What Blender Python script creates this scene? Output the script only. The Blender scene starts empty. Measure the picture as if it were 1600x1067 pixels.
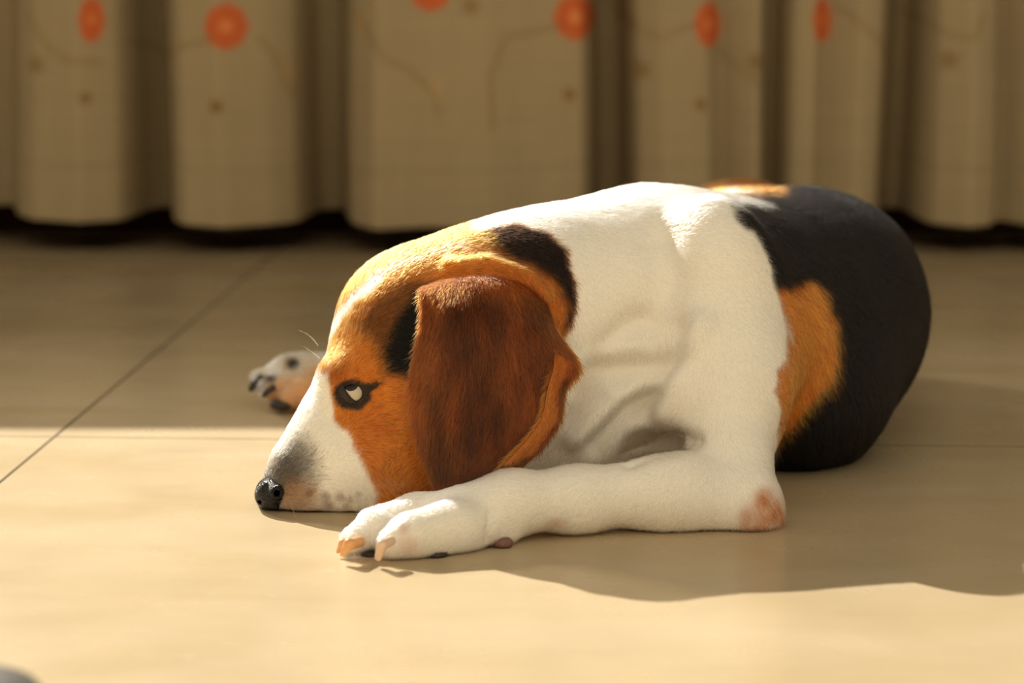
import bpy, math, random
import numpy as np
from mathutils import Vector, Matrix

rng = np.random.default_rng(7)
random.seed(7)
scene = bpy.context.scene
COL = scene.collection

# ------------------------------------------------------------------ camera
CAM_H, CAM_Y, PITCH, FPX = 0.30, -1.40, math.radians(9.14), 3778.0
cam_d = bpy.data.cameras.new('camera')
cam = bpy.data.objects.new('camera', cam_d)
COL.objects.link(cam)
cam.location = (0, CAM_Y, CAM_H)
cam.rotation_euler = (math.radians(90) - PITCH, 0, 0)
cam_d.sensor_width = 36.0
cam_d.lens = FPX * 36.0 / 1600.0
cam_d.clip_start = 0.05
cam_d.dof.use_dof = True
cam_d.dof.focus_distance = 1.285
cam_d.dof.aperture_fstop = 6.3
scene.camera = cam

# ------------------------------------------------------------------ world, sun, exposure
world = bpy.data.worlds.new('world')
scene.world = world
world.use_nodes = True
bg = world.node_tree.nodes['Background']
bg.inputs[0].default_value = (1.0, 0.88, 0.67, 1)
bg.inputs[1].default_value = 1.0
# added fill: world graded brighter from behind the camera, dimmer on the window side
_nt = world.node_tree
_tc = _nt.nodes.new('ShaderNodeTexCoord'); _sx = _nt.nodes.new('ShaderNodeSeparateXYZ')
_mr = _nt.nodes.new('ShaderNodeMapRange')
_nt.links.new(_tc.outputs['Generated'], _sx.inputs[0]); _nt.links.new(_sx.outputs[1], _mr.inputs['Value'])
_mr.inputs['From Min'].default_value = 0.3; _mr.inputs['From Max'].default_value = -0.9
_mr.inputs['To Min'].default_value = 0.26; _mr.inputs['To Max'].default_value = 1.28
_nt.links.new(_mr.outputs[0], bg.inputs[1])

sun_d = bpy.data.lights.new('sun', 'SUN')
sun = bpy.data.objects.new('sun', sun_d)
COL.objects.link(sun)
SUN = Vector((-0.75, 1.34, 1.0)).normalized()
sun.rotation_euler = SUN.to_track_quat('Z', 'Y').to_euler()
sun_d.energy = 6.0
sun_d.angle = math.radians(0.6)
sun_d.color = (1.0, 0.95, 0.86)

# bright patch of sky seen through the left half of the window
win_d = bpy.data.lights.new('side_window_light', 'AREA')
win = bpy.data.objects.new('side_window_light', win_d)
COL.objects.link(win)
win.location = (-2.2, 2.2, 1.75)
win.rotation_euler = (Vector((-2.2, 2.2, 1.75)) - Vector((0.2, 0, 0))).to_track_quat('Z', 'Y').to_euler()
win_d.shape = 'RECTANGLE'
win_d.size = 0.35
win_d.size_y = 0.35
win_d.energy = 42.0
win_d.color = (1.0, 0.93, 0.8)

vs = scene.view_settings
vs.view_transform = 'Standard'
vs.look = 'None'
vs.exposure = 0.0
vs.gamma = 1.0
vs.use_curve_mapping = False
scene.cycles.use_denoising = True
scene.cycles.denoising_prefilter = 'ACCURATE'
scene.cycles.max_bounces = 10
scene.cycles.diffuse_bounces = 5
scene.cycles.sample_clamp_indirect = 6.0

# ------------------------------------------------------------------ measuring helpers
SP, CP = math.sin(PITCH), math.cos(PITCH)

def P(u, v, y):
    """world point seen at photo pixel (u, v) lying in the upright plane Y = y"""
    a = (u - 800.0) / FPX
    b = -(v - 533.5) / FPX
    dy = CP + b * SP
    dz = -SP + b * CP
    t = (y - CAM_Y) / dy
    return np.array([a * t, y, CAM_H + dz * t])

def proj(p):
    """photo pixel of world points (n,3)"""
    d = np.asarray(p, dtype=np.float64) - np.array([0, CAM_Y, CAM_H])
    zc = d[:, 1] * CP - d[:, 2] * SP
    up = d[:, 1] * SP + d[:, 2] * CP
    return 800.0 + FPX * d[:, 0] / zc, 533.5 - FPX * up / zc

def srgb(r, g, b):
    c = np.array([r, g, b]) / 255.0
    return np.where(c <= 0.04045, c / 12.92, ((c + 0.055) / 1.055) ** 2.4)

def sstep(a, b, x):
    t = np.clip((x - a) / (b - a), 0, 1)
    return t * t * (3 - 2 * t)

# value noise for coats and folds
_perm = rng.permutation(4096).astype(np.int64)
_vals = rng.random(4096)

def vnoise(p):
    p = np.asarray(p, dtype=np.float64)
    i = np.floor(p).astype(np.int64)
    f = p - i
    f = f * f * (3 - 2 * f)
    def h(a, b, c):
        return _vals[_perm[(_perm[(_perm[a & 4095] + b) & 4095] + c) & 4095]]
    x, y, z = i[:, 0], i[:, 1], i[:, 2]
    fx, fy, fz = f[:, 0], f[:, 1], f[:, 2]
    r = 0
    for dx in (0, 1):
        for dy in (0, 1):
            for dz in (0, 1):
                w = (fx if dx else 1 - fx) * (fy if dy else 1 - fy) * (fz if dz else 1 - fz)
                r = r + w * h(x + dx, y + dy, z + dz)
    return r * 2 - 1

def fbm(p, s, o=3):
    r, a = 0, 1.0
    for k in range(o):
        r = r + a * vnoise(np.asarray(p) * s * 2 ** k + 17.3 * k)
        a *= 0.5
    return r

# ------------------------------------------------------------------ mesh helpers
def make_mesh(name, verts, faces, mat=None, parent=None, smooth=True):
    me = bpy.data.meshes.new(name)
    verts = np.asarray(verts, dtype=np.float32)
    faces = np.asarray(faces, dtype=np.int32)
    n = faces.shape[1]
    me.vertices.add(len(verts))
    me.vertices.foreach_set('co', verts.ravel())
    me.loops.add(len(faces) * n)
    me.loops.foreach_set('vertex_index', faces.ravel())
    me.polygons.add(len(faces))
    me.polygons.foreach_set('loop_start', np.arange(0, len(faces) * n, n, dtype=np.int32))
    me.polygons.foreach_set('loop_total', np.full(len(faces), n, dtype=np.int32))
    if smooth:
        me.polygons.foreach_set('use_smooth', np.ones(len(faces), dtype=bool))
    me.update(calc_edges=True)
    me.validate()
    o = bpy.data.objects.new(name, me)
    COL.objects.link(o)
    if mat:
        me.materials.append(mat)
    if parent:
        o.parent = parent
        o.matrix_parent_inverse = Matrix.Translation(-world_loc(parent))
    return o

def world_loc(o):
    v = Vector((0, 0, 0))
    while o:
        v += o.location
        o = o.parent if o.parent else None
        break
    return v

def set_col(o, cols):
    a = o.data.attributes.new('coat', 'FLOAT_COLOR', 'POINT')
    c = np.ones((len(cols), 4), dtype=np.float32)
    c[:, :3] = cols
    a.data.foreach_set('color', c.ravel())

def tag(o, label=None, cat=None, kind=None):
    if label: o['label'] = label
    if cat: o['category'] = cat
    if kind: o['kind'] = kind
    return o

def box_geo(lo, hi, V, F):
    b = len(V)
    for z in (lo[2], hi[2]):
        V += [(lo[0], lo[1], z), (hi[0], lo[1], z), (hi[0], hi[1], z), (lo[0], hi[1], z)]
    F += [[b, b + 3, b + 2, b + 1], [b + 4, b + 5, b + 6, b + 7], [b, b + 1, b + 5, b + 4],
          [b + 1, b + 2, b + 6, b + 5], [b + 2, b + 3, b + 7, b + 6], [b + 3, b, b + 4, b + 7]]

# ------------------------------------------------------------------ materials
def new_mat(name):
    m = bpy.data.materials.new(name)
    m.use_nodes = True
    nt = m.node_tree
    return m, nt, nt.nodes['Principled BSDF']

def nd(nt, t, **kw):
    n = nt.nodes.new(t)
    for k, v in kw.items():
        setattr(n, k, v)
    return n

def simple_mat(name, col, rough=0.6, spec=0.5, noise=None, bump=0.0, bscale=300):
    m, nt, b = new_mat(name)
    b.inputs['Roughness'].default_value = rough
    b.inputs['Specular IOR Level'].default_value = spec
    b.inputs['Base Color'].default_value = (*col, 1)
    if noise:
        tc = nd(nt, 'ShaderNodeTexCoord'); nz = nd(nt, 'ShaderNodeTexNoise')
        nz.inputs['Scale'].default_value = noise[1]
        mx = nd(nt, 'ShaderNodeMix', data_type='RGBA')
        mx.inputs['A'].default_value = (*col, 1); mx.inputs['B'].default_value = (*noise[0], 1)
        nt.links.new(tc.outputs['Object'], nz.inputs['Vector'])
        nt.links.new(nz.outputs['Fac'], mx.inputs['Factor'])
        nt.links.new(mx.outputs['Result'], b.inputs['Base Color'])
    if bump:
        tc = nd(nt, 'ShaderNodeTexCoord'); nz = nd(nt, 'ShaderNodeTexVoronoi')
        nz.inputs['Scale'].default_value = bscale
        bp = nd(nt, 'ShaderNodeBump'); bp.inputs['Strength'].default_value = bump
        bp.inputs['Distance'].default_value = 0.001
        nt.links.new(tc.outputs['Object'], nz.inputs['Vector'])
        nt.links.new(nz.outputs['Distance'], bp.inputs['Height'])
        nt.links.new(bp.outputs['Normal'], b.inputs['Normal'])
    return m

def coat_mat(name, rough=0.7, spec=0.2, sheen=0.0):
    m, nt, b = new_mat(name)
    a = nd(nt, 'ShaderNodeAttribute', attribute_name='coat')
    nt.links.new(a.outputs['Color'], b.inputs['Base Color'])
    b.inputs['Roughness'].default_value = rough
    b.inputs['Specular IOR Level'].default_value = spec
    return m

def fur_mat(name):
    m, nt, b = new_mat(name)
    nt.nodes.remove(b)
    a = nd(nt, 'ShaderNodeAttribute', attribute_name='coat')
    h = nd(nt, 'ShaderNodeBsdfHairPrincipled')
    h.model = 'CHIANG'
    h.parametrization = 'COLOR'
    nt.links.new(a.outputs['Color'], h.inputs['Color'])
    h.inputs['Roughness'].default_value = 0.45
    h.inputs['Radial Roughness'].default_value = 0.6
    h.inputs['Coat'].default_value = 0.0
    h.inputs['IOR'].default_value = 1.38
    nt.links.new(h.outputs[0], nt.nodes['Material Output'].inputs['Surface'])
    return m

MAT_SKIN = coat_mat('dog_skin')
MAT_FUR = fur_mat('dog_fur')

# floor: big polished stone tiles, thin grout, soft veining
TILE_ROT = math.radians(2.9)
g0 = P(85, 683, 0)
def ground(u, v):
    b = -(v - 533.5) / FPX
    dy = CP + b * SP; dz = -SP + b * CP
    t = -CAM_H / dz
    return np.array([(u - 800.0) / FPX * t, CAM_Y + dy * t, 0.0])
g0 = ground(85, 682.5)

mf, nt, b = new_mat('polished_cream_tile')
tc = nd(nt, 'ShaderNodeTexCoord')
mp = nd(nt, 'ShaderNodeMapping', vector_type='TEXTURE')
mp.inputs['Location'].default_value = (g0[0], g0[1], 0)
mp.inputs['Rotation'].default_value = (0, 0, -TILE_ROT)
nt.links.new(tc.outputs['Object'], mp.inputs['Vector'])
sep = nd(nt, 'ShaderNodeSeparateXYZ'); nt.links.new(mp.outputs['Vector'], sep.inputs[0])
TILE = 1.0
def math_n(op, a, bb=None, clamp=False):
    n = nd(nt, 'ShaderNodeMath', operation=op, use_clamp=clamp)
    for i, x in enumerate((a, bb)):
        if x is None: continue
        if isinstance(x, (int, float)): n.inputs[i].default_value = x
        else: nt.links.new(x, n.inputs[i])
    return n.outputs[0]
def grout(axis, w):
    s = math_n('ADD', sep.outputs[axis], 0.5 * TILE)
    s = math_n('DIVIDE', s, TILE)
    s = math_n('FRACT', s)
    s = math_n('SUBTRACT', s, 0.5)
    s = math_n('ABSOLUTE', s)
    return math_n('LESS_THAN', s, w / TILE)
gx = grout(0, 0.00115); gy = grout(1, 0.0010)
gr = math_n('MAXIMUM', gx, gy)
n1 = nd(nt, 'ShaderNodeTexNoise'); n1.inputs['Scale'].default_value = 5.0; n1.inputs['Detail'].default_value = 6
n1.inputs['Distortion'].default_value = 0.6
mp2 = nd(nt, 'ShaderNodeMapping'); mp2.inputs['Scale'].default_value = (1.0, 2.6, 1); mp2.inputs['Rotation'].default_value = (0, 0, 0.5)
nt.links.new(tc.outputs['Object'], mp2.inputs['Vector']); nt.links.new(mp2.outputs[0], n1.inputs['Vector'])
cr = nd(nt, 'ShaderNodeValToRGB')
cr.color_ramp.elements[0].position = 0.32; cr.color_ramp.elements[0].color = (0.62, 0.475, 0.27, 1)
cr.color_ramp.elements[1].position = 0.70; cr.color_ramp.elements[1].color = (0.70, 0.56, 0.36, 1)
nt.links.new(n1.outputs['Fac'], cr.inputs['Fac'])
n2 = nd(nt, 'ShaderNodeTexNoise'); n2.inputs['Scale'].default_value = 60; n2.inputs['Detail'].default_value = 4
nt.links.new(tc.outputs['Object'], n2.inputs['Vector'])
cr2 = nd(nt, 'ShaderNodeValToRGB')
cr2.color_ramp.elements[0].position = 0.62; cr2.color_ramp.elements[0].color = (0, 0, 0, 1)
cr2.color_ramp.elements[1].position = 0.85; cr2.color_ramp.elements[1].color = (1, 1, 1, 1)
nt.links.new(n2.outputs['Fac'], cr2.inputs['Fac'])
mxa = nd(nt, 'ShaderNodeMix', data_type='RGBA'); mxa.inputs['B'].default_value = (0.78, 0.66, 0.46, 1)
nt.links.new(math_n('MULTIPLY', cr2.outputs['Color'], 0.4), mxa.inputs['Factor']); nt.links.new(cr.outputs['Color'], mxa.inputs['A'])
mxb = nd(nt, 'ShaderNodeMix', data_type='RGBA'); mxb.inputs['B'].default_value = (0.16, 0.12, 0.07, 1)
nt.links.new(gr, mxb.inputs['Factor']); nt.links.new(mxa.outputs['Result'], mxb.inputs['A'])
nt.links.new(mxb.outputs['Result'], b.inputs['Base Color'])
b.inputs['Roughness'].default_value = 0.24
b.inputs['Specular IOR Level'].default_value = 0.45
n3 = nd(nt, 'ShaderNodeTexNoise'); n3.inputs['Scale'].default_value = 14; n3.inputs['Detail'].default_value = 5
nt.links.new(tc.outputs['Object'], n3.inputs['Vector'])
rr = nd(nt, 'ShaderNodeMapRange'); rr.inputs['To Min'].default_value = 0.18; rr.inputs['To Max'].default_value = 0.34
nt.links.new(n3.outputs['Fac'], rr.inputs['Value']); nt.links.new(rr.outputs[0], b.inputs['Roughness'])

V, F = [], []
box_geo((-3.5, -3.0, -0.05), (3.5, 1.34, 0.0), V, F)
tag(make_mesh('floor', V, F, mf, smooth=False), kind='structure')

# back wall with the window the sun comes through (above the frame)
WALL_Y, SILL = 1.22, 0.0
LINE_Y = ground(200, 671)[1]
SILL = (WALL_Y - LINE_Y) / 1.34
m_wall = simple_mat('dark_brown_wall', (0.07, 0.03, 0.012), 1.0, 0.0, noise=((0.07, 0.03, 0.012), 8))
m_frame = simple_mat('window_frame_white', (0.7, 0.66, 0.58), 0.4)
V, F = [], []
box_geo((-3.5, WALL_Y, 0), (3.5, WALL_Y + 0.12, SILL), V, F)
box_geo((-3.5, WALL_Y, SILL), (-2.6, WALL_Y + 0.12, 2.7), V, F)
box_geo((2.6, WALL_Y, SILL), (3.5, WALL_Y + 0.12, 2.7), V, F)
box_geo((-2.6, WALL_Y, 2.45), (2.6, WALL_Y + 0.12, 2.7), V, F)
tag(make_mesh('wall_back', V, F, m_wall, smooth=False), kind='structure')
V, F = [], []
box_geo((-3.5, WALL_Y - 0.012, 0), (3.5, WALL_Y, 0.07), V, F)
tag(make_mesh('baseboard_back', V, F, simple_mat('dark_baseboard', (0.018, 0.006, 0.003), 1.0, 0.0), smooth=False), kind='structure')

# ------------------------------------------------------------------ curtain
def build_curtain():
    # fold profile: panels come forward, gaps fall back; knots in photo pixels at the curtain's distance
    y0 = 1.17
    knots = [(-400, .03), (-330, .0), (-250, .08), (-150, .085), (-60, .01), (5, .0), (28, .055), (60, .085), (130, .10), (190, .08), (212, .02), (245, .0),
             (262, .07), (285, .10), (350, .115), (430, .09), (470, .07), (492, .01), (535, .0), (558, .085), (600, .12), (680, .105), (760, .115), (840, .10),
             (905, .095), (925, .01), (968, .0), (984, .075), (1030, .095), (1105, .09), (1125, .062), (1190, .085), (1204, .03), (1222, .025), (1238, .07), (1275, .08),
             (1290, .06), (1340, .085), (1375, .075), (1398, .015), (1430, .0), (1446, .085), (1500, .105), (1538, .09), (1550, .065), (1600, .10), (1680, .10), (1700, .01),
             (1760, 0), (1790, .08), (1880, .09), (1900, .02), (1990, .0), (2020, .08)]
    ku = np.array([k[0] for k in knots], float); kd = 1.3 * np.array([k[1] for k in knots])
    kx = (ku - 800) * (y0 - 0.08 - CAM_Y) / FPX
    n = 900
    xs = np.linspace(kx[0], kx[-1], n)
    d = np.interp(xs, kx, kd)
    ker = np.hanning(13); ker /= ker.sum()
    d = np.convolve(np.pad(d, 6, mode='edge'), ker, mode='valid')
    m = 220
    ztop = 0.66
    s = np.linspace(0, 1, m)
    X = np.zeros((m, n)); Y = np.zeros((m, n)); Z = np.zeros((m, n))
    # the hem hangs a little lower where the cloth comes forward
    zb = 0.033 - 0.045 * d + 0.002 * np.sin(xs * 9)
    for i, t in enumerate(s):
        z = zb * (1 - t) + ztop * t
        k = 1.0 - 0.55 * t ** 1.5
        X[i] = xs + 0.006 * np.sin(xs * 14 + 3 * t) * (1 - t)
        Y[i] = y0 - d * k + 0.004 * np.sin(xs * 37 + t * 5) * (1 - t)
        Z[i] = z
    V = np.stack([X, Y, Z], -1).reshape(-1, 3)
    u, v = proj(V)
    base = np.tile(srgb(148, 130, 98), (len(V), 1))
    # slubs of the weave
    w = 0.05 * vnoise(V * np.array([900, 3, 14])) + 0.05 * vnoise(V * np.array([12, 3, 900]))
    base *= (1 + w)[:, None]
    x, z = V[:, 0], V[:, 2]
    def at(pu, pv):
        q = P(pu, pv, 1.03); return q[0], q[2]
    def dab(pu, pv, rx, rz, col, a=1.0, soft=.25, ang=0):
        cx, cz = at(pu, pv)
        px = 0.000643
        dx, dz = (x - cx) / (rx * px), (z - cz) / (rz * px)
        if ang:
            c, sn = math.cos(ang), math.sin(ang)
            ex, ez = (x - cx), (z - cz)
            dx, dz = (ex * c + ez * sn) / (rx * px), (-ex * sn + ez * c) / (rz * px)
        r = np.sqrt(dx * dx + dz * dz)
        wv = (1 - sstep(1 - soft, 1 + soft, r)) * a
        base[:] = base * (1 - wv[:, None]) + col * wv[:, None]
    ORG = srgb(180, 88, 46); BR = srgb(120, 92, 50); LB = srgb(160, 134, 92)
    def vine(pts, w=5, a=.35):
        pts = [at(*p) for p in pts]
        dm = np.full(len(V), 9.0)
        for (ax, az), (bx, bz) in zip(pts[:-1], pts[1:]):
            ex, ez = bx - ax, bz - az
            t = np.clip(((x - ax) * ex + (z - az) * ez) / (ex * ex + ez * ez), 0, 1)
            dm = np.minimum(dm, np.hypot(x - ax - t * ex, z - az - t * ez))
        wv = (1 - sstep(.6, 1.4, dm / (w * .00062))) * a
        base[:] = base * (1 - wv[:, None]) + BR * wv[:, None]
    def star(pu, pv, r=17, col=BR, a=.75):
        for k in range(5):
            an = k * 2 * math.pi / 5 + pu
            dab(pu + math.cos(an) * r * .55, pv + math.sin(an) * r * .55, r * .5, r * .22, col, a, .4, -an)
    for (pu, pv, r) in [(135, 32, 17), (351, 42, 30), (672, -18, 30), (900, 28, 31), (1112, 40, 20), (1296, 34, 15), (1560, -60, 30), (60, -190, 30), (430, -230, 30), (780, -260, 30), (1200, -220, 30), (1480, -240, 30)]:
        rz = 30 if pv > 0 else r
        dab(pu, pv, r, rz * 1.12, ORG)
        for k in range(8):
            an = k * math.pi / 4
            dab(pu + math.cos(an) * r * .78, pv + math.sin(an) * rz * .85, r * .36, rz * .36, ORG, .9)
        dab(pu, pv, r * .34, r * .36, srgb(208, 128, 74), .7)
    for (pu, pv, r) in [(128, 155, 9), (338, 167, 11), (890, 150, 10), (1098, 166, 9), (610, -60, 10)]:
        dab(pu, pv, r, r, BR, .85)
    for (pu, pv) in [(46, 104), (1006, 112), (1490, 95), (1188, 100), (735, 10)]:
        star(pu, pv)
    for (pu, pv) in [(440, 120), (680, 142), (1410, 110), (560, 40), (250, 90)]:
        dab(pu, pv, 6, 24, LB, .8, .5, .3); dab(pu + 12, pv - 12, 5, 20, LB, .7, .5, -.6)
    vine([(28, 20), (60, 70), (95, 95), (150, 100)]); vine([(190, 70), (240, 95), (290, 70), (330, 60)])
    vine([(400, 60), (425, 90), (440, 135), (452, 150)]); vine([(556, 25), (600, 90), (640, 110), (680, 150), (684, 180)])
    vine([(770, 200), (765, 120), (790, 60), (880, 40)]); vine([(1130, 80), (1160, 110), (1190, 130)]); vine([(960, 10), (1000, 50), (1040, 60), (1090, 40)])
    vine([(1320, 10), (1380, 60), (1410, 110)]); vine([(1440, 20), (1500, 60), (1530, 60), (1545, 20)]); vine([(980, 0), (985, 30), (1000, 40)])
    # stitched hem, doubled cloth reads a touch denser
    hem = 1 - sstep(0.0, 0.0015, np.abs(z - (np.repeat(zb[None], m, 0).reshape(-1) + 0.058)))
    base *= (1 - 0.16 * hem)[:, None]
    idx = np.arange(m * n).reshape(m, n)
    Fq = np.stack([idx[:-1, :-1], idx[:-1, 1:], idx[1:, 1:], idx[1:, :-1]], -1).reshape(-1, 4)
    mt, nt, b = new_mat('printed_curtain_cloth')
    a = nd(nt, 'ShaderNodeAttribute', attribute_name='coat')
    nt.links.new(a.outputs['Color'], b.inputs['Base Color'])
    b.inputs['Roughness'].default_value = 0.9
    b.inputs['Specular IOR Level'].default_value = 0.1
    o = make_mesh('curtain', V, Fq, mt)
    set_col(o, base)
    md = o.modifiers.new('cloth', 'SOLIDIFY'); md.thickness = 0.0012; md.offset = 0
    tag(o, 'off-white printed curtain with orange flowers hanging in folds behind the dog', 'curtain')
    # rod it hangs from
    k = 16
    Vr, Fr = [], []
    for xe in (xs[0] - .05, xs[-1] + .05):
        for j in range(k):
            an = j * 2 * math.pi / k
            Vr.append((xe, y0 - .025 + .008 * math.cos(an), ztop - .004 + .008 * math.sin(an)))
    Fr = [[j, (j + 1) % k, k + (j + 1) % k, k + j] for j in range(k)]
    make_mesh('curtain_rod', Vr, Fr, simple_mat('rod_metal', (.4, .38, .35), .35), o)
build_curtain()

# ------------------------------------------------------------------ implicit surface tools
class Field:
    def __init__(s, lo, hi, h):
        s.lo = np.array(lo, float); s.h = h
        s.n = np.ceil((np.array(hi) - s.lo) / h).astype(int) + 1
        s.d = np.full(s.n, 0.06, dtype=np.float32)
    def sub(s, lo, hi):
        a = np.clip(np.floor((lo - s.lo) / s.h).astype(int), 0, s.n)
        c = np.clip(np.ceil((hi - s.lo) / s.h).astype(int) + 1, 0, s.n)
        sl = tuple(slice(a[i], c[i]) for i in range(3))
        ax = [s.lo[i] + s.h * np.arange(a[i], c[i], dtype=np.float32) for i in range(3)]
        g = np.meshgrid(*ax, indexing='ij')
        return sl, [q.astype(np.float32) for q in g]
    def join(s, sl, d, k, cut=False):
        o = s.d[sl]
        if cut:
            h = np.clip(0.5 - 0.5 * (o + d) / k, 0, 1)
            s.d[sl] = o * (1 - h) + (-d) * h + k * h * (1 - h)
        else:
            h = np.clip(0.5 + 0.5 * (o - d) / k, 0, 1)
            s.d[sl] = o * (1 - h) + d * h - k * h * (1 - h)
    def cone(s, a, b, ra, rb, k, cut=False):
        a = np.asarray(a, float); b = np.asarray(b, float)
        m = max(ra, rb) + 2 * k + 3 * s.h
        sl, (X, Y, Z) = s.sub(np.minimum(a, b) - m, np.maximum(a, b) + m)
        if X.size == 0: return
        e = b - a; L = max((e * e).sum(), 1e-12)
        t = np.clip(((X - a[0]) * e[0] + (Y - a[1]) * e[1] + (Z - a[2]) * e[2]) / L, 0, 1)
        d = np.sqrt((X - a[0] - t * e[0]) ** 2 + (Y - a[1] - t * e[1]) ** 2 + (Z - a[2] - t * e[2]) ** 2) - (ra + (rb - ra) * t)
        s.join(sl, d, k, cut)
    def ell(s, c, r, k, rot=None, cut=False):
        c = np.asarray(c, float); r = np.asarray(r, float)
        m = r.max() + 2 * k + 3 * s.h
        sl, (X, Y, Z) = s.sub(c - m, c + m)
        if X.size == 0: return
        x, y, z = X - c[0], Y - c[1], Z - c[2]
        if rot is not None:
            R = np.array(rot.to_matrix()) if hasattr(rot, 'to_matrix') else np.array(rot)
            x, y, z = (R[0][0] * x + R[1][0] * y + R[2][0] * z, R[0][1] * x + R[1][1] * y + R[2][1] * z, R[0][2] * x + R[1][2] * y + R[2][2] * z)
        k0 = np.sqrt((x / r[0]) ** 2 + (y / r[1]) ** 2 + (z / r[2]) ** 2)
        k1 = np.sqrt((x / r[0] ** 2) ** 2 + (y / r[1] ** 2) ** 2 + (z / r[2] ** 2) ** 2) + 1e-9
        s.join(sl, k0 * (k0 - 1) / k1, k, cut)
    def floor(s, z0):
        z = s.lo[2] + s.h * np.arange(s.n[2])
        s.d = np.maximum(s.d, (z0 - z)[None, None, :].astype(np.float32))
    def mesh(s, relax=2):
        d = s.d; sg = d < 0
        n = d.shape
        cnt = np.zeros([q - 1 for q in n], dtype=np.float32)
        acc = np.zeros([q - 1 for q in n] + [3], dtype=np.float32)
        for ax in range(3):
            A = [slice(None)] * 3; B = [slice(None)] * 3
            A[ax] = slice(0, -1); B[ax] = slice(1, None)
            da, db = d[tuple(A)], d[tuple(B)]
            cr = (da < 0) != (db < 0)
            t = np.where(cr, da / np.where(cr, da - db, 1), 0).astype(np.float32)
            o = [q for q in range(3) if q != ax]
            for i in (0, 1):
                for j in (0, 1):
                    S = [slice(None)] * 3
                    S[o[0]] = slice(0, -1) if i == 0 else slice(1, None)
                    S[o[1]] = slice(0, -1) if j == 0 else slice(1, None)
                    c = cr[tuple(S)]; tt = t[tuple(S)]
                    cnt += c
                    acc[..., ax] += np.where(c, tt, 0)
                    acc[..., o[0]] += c * i
                    acc[..., o[1]] += c * j
        m = cnt > 0
        ids = np.full(m.shape, -1, dtype=np.int64)
        ids[m] = np.arange(m.sum())
        ii = np.argwhere(m)
        V = s.lo + s.h * (ii + acc[m] / cnt[m][:, None])
        F = []
        for ax in range(3):
            A = [slice(None)] * 3; B = [slice(None)] * 3
            A[ax] = slice(0, -1); B[ax] = slice(1, None)
            a, bq = sg[tuple(A)], sg[tuple(B)]
            cr = a != bq
            o = [q for q in range(3) if q != ax]
            e = np.argwhere(cr)
            ok = (e[:, o[0]] > 0) & (e[:, o[1]] > 0) & (e[:, o[0]] < n[o[0]] - 1) & (e[:, o[1]] < n[o[1]] - 1)
            e = e[ok]
            ins = a[tuple(e.T)]
            q = []
            for (i, j) in ((-1, -1), (0, -1), (0, 0), (-1, 0)):
                f = e.copy(); f[:, o[0]] += i; f[:, o[1]] += j
                q.append(ids[tuple(f.T)])
            q = np.stack(q, -1)
            flip = ins if ax != 1 else ~ins
            q[~flip] = q[~flip][:, ::-1]
            F.append(q)
        F = np.concatenate(F)
        F = F[(F >= 0).all(1)]
        return V, F

def vnormals(V, F):
    a, b, c, d = V[F[:, 0]], V[F[:, 1]], V[F[:, 2]], V[F[:, 3]]
    fn = np.cross(c - a, d - b)
    N = np.zeros_like(V)
    for k in range(4):
        for ax in range(3):
            N[:, ax] += np.bincount(F[:, k], fn[:, ax], minlength=len(V))
    N /= np.linalg.norm(N, axis=1, keepdims=True) + 1e-12
    return N

def relax(V, F, it=2, lam=.5):
    for _ in range(it):
        S = np.zeros_like(V); c = np.zeros(len(V))
        for k in range(4):
            a, b = F[:, k], F[:, (k + 1) % 4]
            for ax in range(3):
                S[:, ax] += np.bincount(a, V[b, ax], minlength=len(V)) + np.bincount(b, V[a, ax], minlength=len(V))
            c += np.bincount(a, minlength=len(V)) + np.bincount(b, minlength=len(V))
        V = V * (1 - lam) + lam * S / c[:, None]
    return V

# ------------------------------------------------------------------ the dog's body
def R(px, y):
    return px * (y - CAM_Y) / FPX

f = Field((-0.20, -0.26, -0.004), (0.30, 0.44, 0.20), 0.0021)

def C(a, b, k=.018, cut=False):
    """tapered limb piece between (u, v, depth, radius in pixels) stations"""
    f.cone(P(*a[:3]), P(*b[:3]), R(a[3], a[2]), R(b[3], b[2]), k, cut)
def E(c, r, k=.018, rot=None, cut=False):
    f.ell(P(*c), r, k, rot, cut)
from mathutils import Euler
def rot(x, y, z):
    return Euler((math.radians(x), math.radians(y), math.radians(z)))

# chest and ribs, curling away from the camera to the rump
E((1035, 514, -.015), (.090, .072, .073), .02)
E((1120, 500, .03), (.088, .078, .074), .03)
E((1212, 486, .10), (.090, .088, .074), .03)
E((1252, 460, .17), (.080, .088, .070), .03)
E((1190, 448, .25), (.085, .085, .068), .03)
E((1120, 440, .31), (.085, .070, .060), .03)
E((1284, 534, .12), (.053, .06, .055), .03)
E((1268, 584, .052), (.047, .070, .052), .03)      # near thigh resting on the floor
E((1240, 630, .02), (.040, .05, .040), .03)
E((1160, 430, .33), (.060, .050, .068), .02)       # far haunch
# far hind leg lying out to the left behind the head
C((1080, 500, .33, 90), (860, 545, .27, 48), .02)
C((860, 545, .27, 46), (620, 590, .21, 34), .015)
C((620, 590, .21, 34), (500, 592, .195, 34), .012)
C((500, 590, .20, 36), (455, 588, .195, 36), .01)
C((470, 580, .205, 27), (410, 592, .20, 17), .006)
C((470, 600, .185, 27), (425, 606, .178, 20), .004)
C((480, 612, .175, 26), (450, 624, .168, 17), .004)
# tail curled behind
C((1120, 500, .38, 40), (980, 540, .39, 24), .02)
C((980, 540, .39, 24), (860, 562, .36, 12), .01)
# neck
C((1000, 486, -.02, 182), (850, 490, -.05, 160), .03)
C((850, 500, -.05, 150), (745, 510, -.065, 134), .025)
C((860, 600, -.06, 110), (760, 640, -.07, 90), .03)
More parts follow.
